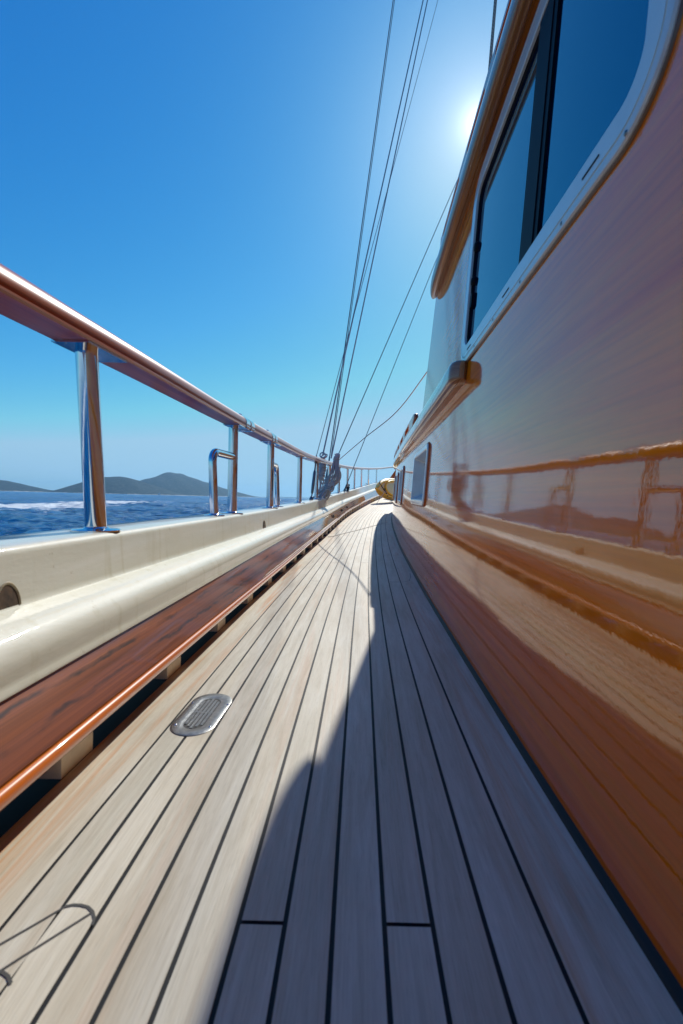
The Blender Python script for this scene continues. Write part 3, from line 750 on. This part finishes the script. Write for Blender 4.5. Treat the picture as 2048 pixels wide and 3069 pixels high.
# rope coils
def strand(mb,pts,r): mb.tube(catmull([Vector(p) for p in pts],7),r,7)
mb=MB(); yy=6.45; k=yy/6.7
C=[Vector((x*k,yy,z*k)) for x,z in ((-.078,.655),(-.098,.57),(-.112,.47),(-.118,.37),(-.155,.27),(-.205,.17),(-.262,.08),(-.33,.0),(-.385,-.03))]
Wd=[.018,.036,.052,.088,.100,.052,.085,.110,.120]
for i in range(22):
    a=2*PI*i/22+rng.normal()*.15; rad=.5+.6*rng.random(); r=.0088
    pts=[]
    for j,c in enumerate(C):
        wv=Wd[j]*rad; tw=a+j*.22
        pts.append(c+Vector((math.cos(tw)*wv,math.sin(tw)*wv*.55,rng.normal()*.006)))
    strand(mb,pts,r)
for j,(zz,rr2) in enumerate(((.655,.030),(.632,.034),(.61,.038),(.585,.036),(.19,.055),(.172,.057),(.153,.053))):
    cxx=-.082 if j<4 else -.197; cc=Vector((cxx*k-(.0 if j>3 else j*.004),yy,zz*k)); 
    mb.tube([cc+Vector((rr2*math.cos(a),rr2*math.sin(a),.012*math.sin(a+j))) for a in np.linspace(0,2*PI,18,endpoint=False)],.0115,7,closed=True)
for j in range(5):   # loose loops out of the knot
    a0=Vector((-.19*k,yy-.05,.16)); pts=[a0,a0+Vector((.03+.01*j,-.02,.09-.01*j)),a0+Vector((.07,-.03,.02+.012*j)),a0+Vector((.045,-.03,-.05)),a0+Vector((-.005,-.01,-.02))]; strand(mb,pts,.0095)
tag(mb.obj('rope_coil',[ROPE]),'large hank of grey rope lashed in front of the handrail, nearest the deck','coiled rope','rope hanks tied at the shrouds')
mb=MB(); yy=7.05
cc=Vector((-.312,yy,.675)); mb.tube([cc+Vector((.042*math.cos(a),.03*math.sin(a),.042*math.sin(a)+.0)) for a in np.linspace(0,2*PI,20,endpoint=False)],.010,7,closed=True)
cc=Vector((-.290,yy,.655)); mb.tube([cc+Vector((.045*math.cos(a),.02*math.sin(a+1),.036*math.sin(a+.6))) for a in np.linspace(0,2*PI,20,endpoint=False)],.010,7,closed=True)
hel=[]
for i in range(150):
    a=i/149*2*PI*9; z=.60-.26*i/149; hel.append(Vector((-.318+.05*math.cos(a)+.01*math.sin(z*30),yy+.04*math.sin(a),z+.004*math.cos(a*1.3))))
mb.tube(hel,.0125,7)
for i in range(9):
    a=2*PI*i/9; p0=Vector((-.318+.03*math.cos(a),yy+.03*math.sin(a),.62)); 
    strand(mb,[p0,p0+Vector((0,0,-.15)),p0+Vector((-.01,0,-.30)),Vector((-.30+.05*math.cos(a),yy,.27)),Vector((-.29+.06*math.cos(a+.5),yy,.16)),Vector((-.36+.06*math.cos(a),yy,.04))],.010)
tag(mb.obj('rope_coil',[ROPE]),'narrow spiral wrapped rope hank hanging behind the handrail','coiled rope','rope hanks tied at the shrouds')
# fine cord lying across the deck
mb=MB(); pts=[Vector((x,y,zd(y)+.006)) for x,y in ((-.215+.06,5.35),(-.10,5.42),(.02,5.75),(.25,6.35),(.45,6.9),(.62,7.35),(.80,7.8))]
mb.tube(catmull(pts,8),.0028,6); tag(mb.obj('loose_cord',[ROPE]),'fine grey cord lying across the planks in front of the kayak','cord')

# ------------------------------------------------------------------ kayak at the bow
ky=thing('kayak','yellow kayak with pale deck lying on its side at the bow end','kayak',(1.6,14.6,0))
bow=Vector((1.03,13.75,.36)); a=Vector((.56,.80,-.012)).normalized(); n=Vector((.80,-.56,.25)); n=(n-a*n.dot(a)).normalized(); bb=a.cross(n); 
if bb.z<0: bb=-bb
Lk=3.0
def sec(s,hw,dk,hl):
    c=bow+a*s*Lk+bb*(.02*math.sin(s*PI))
    pts=[]
    for i in range(24):
        q=2*PI*i/24; cx_,cn=math.cos(q),math.sin(q)
        d=dk if cn>0 else hl
        e=.8
        pts.append(c+bb*(math.copysign(abs(cx_)**e,cx_)*hw)+n*(math.copysign(abs(cn)**.9,cn)*d))
    return pts
st=[(0,.004,.006,.006),(.012,.03,.02,.03),(.04,.105,.05,.10),(.08,.19,.085,.17),(.14,.275,.11,.225),(.22,.335,.13,.25),(.35,.37,.12,.26),(.5,.38,.10,.26),(.65,.36,.11,.25),(.8,.28,.10,.2),(.92,.14,.06,.12),(1,.005,.01,.01)]
mb=MB(); R=[sec(*q) for q in st]; b0=mb.add([p for r in R for p in r])
for i in range(len(R)-1):
    for j in range(24):
        k2=(j+1)%24; deckside=0<=j<12
        mb.face([b0+i*24+j,b0+i*24+k2,b0+(i+1)*24+k2,b0+(i+1)*24+j],None,1 if (deckside and 1<=j<11) or 18<=j<24 and i>2 else 0)
kh=mb.obj('hull',[YEL,CRM],ky); sd=kh.modifiers.new('s','SUBSURF'); sd.levels=1; sd.render_levels=1
mb=MB(); loop=[]
for i in range(36):
    q=2*PI*i/36; s=.34+.22*math.cos(q); loop.append(bow+a*s*Lk+bb*.25*math.sin(q)+n*.125)
mb.tube(loop,.035,8,closed=True); mb.obj('coaming',[YEL],ky)
mb=MB(); mb.tube([bow+a*-.03-n*.01,bow+a*.16+bb*-.12+n*.05,bow+a*.4+bb*-.25+n*.11,bow+a*.8+bb*-.30+n*.13],.03,8); mb.tube([bow+a*.05+n*.03,bow+a*.3+bb*.18+n*.1,bow+a*.6+bb*.25+n*.13],.022,8); mb.obj('gunwale',[YEL],ky)
mb=MB()
for i in range(9):
    c=bow+a*(.15+.03*i)+n*(.06+.008*i)+bb*(.14-.045*i+rng.normal()*.01); mb.lathe(c,[(.0001,-.02),(.022,-.014),(.024,.0),(.018,.016),(.0001,.022)],8,axis=(rng.normal(),rng.normal(),1))
    mb.tube([c,c+Vector((rng.normal()*.05,-.02,rng.normal()*.05))],.008,6); mb.obj('toggle',[DARK],ky); mb=MB()
mb=MB(); p0=bow+a*.3+n*.12-bb*.1; mb.tube([p0,Vector((1.02,13.3,zd(13.3)+.03))],.007,6); mb.tube([p0,bow+a*.9-bb*.3+n*.15],.006,6); mb.obj('lashing',[ROPEL],ky)
# dark bow timbers
mb=MB(); f0=Vector(B(17.2,.25,.62)); f1=f0+Vector((.28,0,.42))
mb.box((f0+f1)/2,(.14,.16,.52),axes=[(f1-f0).normalized().cross(Vector((0,1,0))).normalized(),Vector((0,1,0)),(f1-f0).normalized()])
tag(mb.obj('bow_timber',[VRAIL]),'dark slanting timber above the kayak under the handrail','timber')
mb=MB(); c=Vector((2.02,16.6,zd(16.6))); mb.lathe(c,[(.07,0),(.07,.6),(.05,.66),(.09,.72),(.09,.80),(.045,.86),(.05,1.1)],14); tag(mb.obj('turned_post',[VRAIL]),'turned brown post just right of the slanting timber','post')

# ------------------------------------------------------------------ sea
ZS=-2.3
def sea():
    az_=np.concatenate([np.radians(np.arange(-47,4,.16)),np.radians(np.arange(4,313,1.6))])
    rad=[1.5]
    while rad[-1]<14500: rad.append(rad[-1]*(1.016 if rad[-1]>12 else 1.08))
    rad=np.array(rad); A,R=np.meshgrid(az_,rad); X=R*np.sin(A); Y=R*np.cos(A); Z=np.zeros_like(X)
    r2=np.random.default_rng(3)
    for i in range(46):
        lam=1.3*1.085**i; th=math.radians(205+r2.normal()*26); kx_,ky_=2*PI/lam*math.cos(th),2*PI/lam*math.sin(th)
        amp=.0085*lam**.85*(1.6 if lam<4 else .42); fade=np.clip(1-(R-lam*28)/(lam*55),0,1)
        ph=r2.random()*2*PI; s=np.sin(kx_*X+ky_*Y+ph)
        Z+=amp*fade*(s+.25*np.cos(2*(kx_*X+ky_*Y+ph)))
    # one longer crest rolling off the quarter
    d=(X+20)*.45+(Y-26)*.89
    Z+=.38*np.exp(-(d/2.0)**2)*np.exp(-((X+14)/16)**2)
    keep=np.clip((R-3)/6,0,1); Z=Z*keep+ZS
    n,m=X.shape; V=np.stack([X,Y,Z],-1).reshape(-1,3)
    i,j=np.meshgrid(np.arange(n-1),np.arange(m),indexing='ij'); k=(j+1)%m
    F=np.stack([i*m+j,(i+1)*m+j,(i+1)*m+k,i*m+k],-1).reshape(-1,4)
    me=bpy.data.meshes.new('sea'); me.vertices.add(len(V)); me.vertices.foreach_set('co',V.ravel()); me.loops.add(F.size); me.loops.foreach_set('vertex_index',F.ravel().astype(np.int32))
    me.polygons.add(len(F)); me.polygons.foreach_set('loop_start',np.arange(0,F.size,4,dtype=np.int32)); me.polygons.foreach_set('use_smooth',np.ones(len(F),bool)); me.update(); me.validate()
    if me.polygons[0].normal.z<0: me.flip_normals()
    o=bpy.data.objects.new('sea',me); COL.objects.link(o); struct(o)
    m_,nt,p,N,L=mat('deep_blue_sea'); tc=nd(nt,'ShaderNodeTexCoord').outputs['Object']
    n1=noise(nt,mapping(nt,tc,(1.5,3.2,1)),1,8,.62,.4); n2=noise(nt,mapping(nt,tc,(.10,.28,1)),1,6,.6,.3); n3=noise(nt,mapping(nt,tc,(.012,.04,1)),1,5,.55)
    b=bump(nt,n1,1,.30); b=bump(nt,n2,1,1.6,b); b=bump(nt,n3,1,5.,b); L.new(b,p.inputs['Normal'])
    base=ramp(nt,n2,[(.35,(.001,.055,.19)),(.65,(.002,.12,.36))])
    # wake foam: distance to a straight track on the water
    sp=nd(nt,'ShaderNodeSeparateXYZ'); L.new(tc,sp.inputs[0])
    ax,ay,bx,by=-52.,62.,-62.,150.
    dx_,dy_=bx-ax,by-ay; LL=math.hypot(dx_,dy_); ux,uy=dx_/LL,dy_/LL
    px=mth(nt,'SUBTRACT',sp.outputs[0],ax); py=mth(nt,'SUBTRACT',sp.outputs[1],ay)
    al=mth(nt,'ADD',mth(nt,'MULTIPLY',px,ux),mth(nt,'MULTIPLY',py,uy)); ac=mth(nt,'ABSOLUTE',mth(nt,'SUBTRACT',mth(nt,'MULTIPLY',px,uy),mth(nt,'MULTIPLY',py,ux)))
    wid=mth(nt,'MAXIMUM',mth(nt,'MULTIPLY_ADD',al,-.15,24.),2.)
    band=mth(nt,'SUBTRACT',1.0,mth(nt,'DIVIDE',ac,wid),clamp=True)
    endf=mth(nt,'SUBTRACT',1.0,mth(nt,'DIVIDE',mth(nt,'MAXIMUM',mth(nt,'SUBTRACT',al,70.),0.),45.),clamp=True)
    band=mth(nt,'MULTIPLY',band,endf)
    fn=noise(nt,mapping(nt,tc,(.30,.11,1)),1,10,.75,.6); fn2=noise(nt,mapping(nt,tc,(.05,.13,1)),1,4,.6)
    s1=mth(nt,'ADD',mth(nt,'MULTIPLY',band,.62),mth(nt,'MULTIPLY_ADD',fn2,.8,-.4)); s1=mth(nt,'ADD',s1,fn)
    foam=ramp(nt,s1,[(.78,(0,0,0)),(.95,(1,1,1))]); foam=mth(nt,'MULTIPLY',foam,mth(nt,'MULTIPLY',band,4.,clamp=True))
    # scattered whitecaps
    wc=mth(nt,'MULTIPLY',ramp(nt,noise(nt,mapping(nt,tc,(.35,1.1,1)),1,8,.7,.2),[(.69,(0,0,0)),(.74,(1,1,1))]),ramp(nt,noise(nt,mapping(nt,tc,(.02,.05,1)),1,2,.5),[(.5,(0,0,0)),(.6,(1,1,1))]))
    foam=mth(nt,'MAXIMUM',foam,wc)
    c=mix(nt,base,(.72,.78,.80,1),foam); L.new(c,p.inputs['Base Color']); setp(p,IOR=1.25,Specular_IOR_Level=.25)
    L.new(mth(nt,'MULTIPLY_ADD',foam,.6,.18),p.inputs['Roughness'])
    me.materials.append(m_); return o
sea()
# ------------------------------------------------------------------ hills
HILL,nt,p,N,L=mat('haze_blue_scrub'); tc=nd(nt,'ShaderNodeTexCoord').outputs['Object']
nn=noise(nt,mapping(nt,tc,(.03,.03,.03)),1,9,.7,.2); c=ramp(nt,nn,[(.38,(.004,.014,.018)),(.52,(.014,.030,.034)),(.70,(.075,.08,.075))])  # scrub tones pushed to blue: distance haze put into the colour
sp=nd(nt,'ShaderNodeSeparateXYZ'); L.new(tc,sp.inputs[0]); zz=mth(nt,'ADD',sp.outputs[2],mth(nt,'MULTIPLY',noise(nt,mapping(nt,tc,(.012,.012,.01)),1,5,.7),22.))
sh=ramp(nt,mth(nt,'MULTIPLY_ADD',zz,.05,-.12),[(.42,(1,1,1)),(.5,(0,0,0))]); c=mix(nt,c,(.46,.42,.36,1),sh); L.new(c,p.inputs['Base Color']); setp(p,Roughness=.95,Specular_IOR_Level=.1)
def hill(name,sil,D,depth,label=None):
    # sil: list of (azimuth tangent X/Y, height metres) along a ridge at distance D
    xs=np.array([s[0] for s in sil])*D; hs_=np.array([s[1] for s in sil]); n=90; m=26
    X=np.linspace(xs[0],xs[-1],n); H=np.interp(X,xs,hs_)
    kk=np.array([.25,.5,.25]); 
    for _ in range(3): H[1:-1]=np.convolve(H,kk,'valid')
    r3=np.random.default_rng(int(D)); ph=r3.random((12,2))*6.28
    mb=MB(); rows=[]
    for i in range(n):
        row=[]
        for j in range(m):
            t=j/(m-1)*2-1; yy=D+t*depth; prof=max(0,math.cos(t*PI/2))**1.1; z=H[i]*prof
            z+=H[i]*.07*prof*(sum(math.sin(X[i]*.004*(q+1)+ph[q,0]+yy*.005*(q*.7+1)+ph[q,1])/(q+1) for q in range(10)))*(1 if abs(t)>.12 else .3)
            row.append((X[i],yy,ZS-1+z if abs(t)<1 and 0<i<n-1 else ZS-6))
        rows.append(row)
    mb.grid(rows); o=mb.obj(name,[HILL]); struct(o); return o
f_=1365.
def sil_from(pts,D):
    return [(x,h) for x,h in pts]
# (tan azimuth, height in m) measured for each island at its distance
hill('hill',[(-1.15,260),(-.95,205),(-.80,128),(-.765,105),(-.724,52),(-.690,26),(-.668,9),(-.652,0)],4200,750)
hill('hill',[(-.584,0),(-.566,52),(-.545,112),(-.515,150),(-.487,163),(-.465,155),(-.44,128),(-.42,95),(-.395,52),(-.375,22),(-.355,8),(-.33,2)],4300,600)
hill('hill',[(-.50,2),(-.465,80),(-.435,140),(-.405,228),(-.378,290),(-.36,272),(-.33,212),(-.300,168),(-.27,112),(-.24,64),(-.215,36),(-.19,6),(-.18,1)],5600,800)
hill('coast',[(-.19,2),(-.15,26),(-.12,30),(-.09,22),(-.05,30),(0,26),(.06,34),(.12,20),(.2,30),(.3,10)],12500,500)
# small sailing boat off the island
sb=thing('sailing_boat','tiny white sailing boat on the water below the islands','sailing boat',(-803,2000,ZS))
o_=Vector((-803,2000,ZS)); mb=MB(); mb.grid([[o_+Vector((x,-w_,.2)),o_+Vector((x*1.05,-w_,1.1)),o_+Vector((x*1.05,w_,1.1)),o_+Vector((x,w_,.2))] for x,w_ in ((-5,.5),(-3,1.3),(0,1.6),(3,1.2),(5.2,.1))],closed=True); mb.obj('hull',[WHITE],sb)
mb=MB(); b0=mb.add([o_+Vector(v) for v in ((.2,0,1.6),(.2,0,13),(-4.6,0,1.8),(.2,.12,1.6),(.2,.12,13),(-4.6,.12,1.8))]); mb.face([b0,b0+1,b0+2]);mb.face([b0+5,b0+4,b0+3]);mb.face([b0,b0+3,b0+4,b0+1]);mb.face([b0+1,b0+4,b0+5,b0+2]);mb.face([b0+2,b0+5,b0+3,b0])
b0=mb.add([o_+Vector(v) for v in ((.6,0,1.4),(.3,0,11.5),(4.9,0,1.3),(.6,.1,1.4),(.3,.1,11.5),(4.9,.1,1.3))]); mb.face([b0,b0+1,b0+2]);mb.face([b0+5,b0+4,b0+3]);mb.obj('sail',[WHITE],sb)

# ------------------------------------------------------------------ haze
HAZE=True
if HAZE:
    mb=MB(); mb.box((0,0,(ZS-9+330)/2),(31000,31000,330-ZS+9)); 
    m_=bpy.data.materials.new('sea_haze'); m_.use_nodes=True; nt=m_.node_tree; nt.nodes.clear()
    out=nt.nodes.new('ShaderNodeOutputMaterial'); pv=nt.nodes.new('ShaderNodeVolumePrincipled'); pv.inputs['Color'].default_value=(.36,.70,1,1); pv.inputs['Density'].default_value=.000065; pv.inputs['Anisotropy'].default_value=0.35
    nt.links.new(pv.outputs[0],out.inputs['Volume']); o=mb.obj('haze',[m_]); struct(o,'stuff')
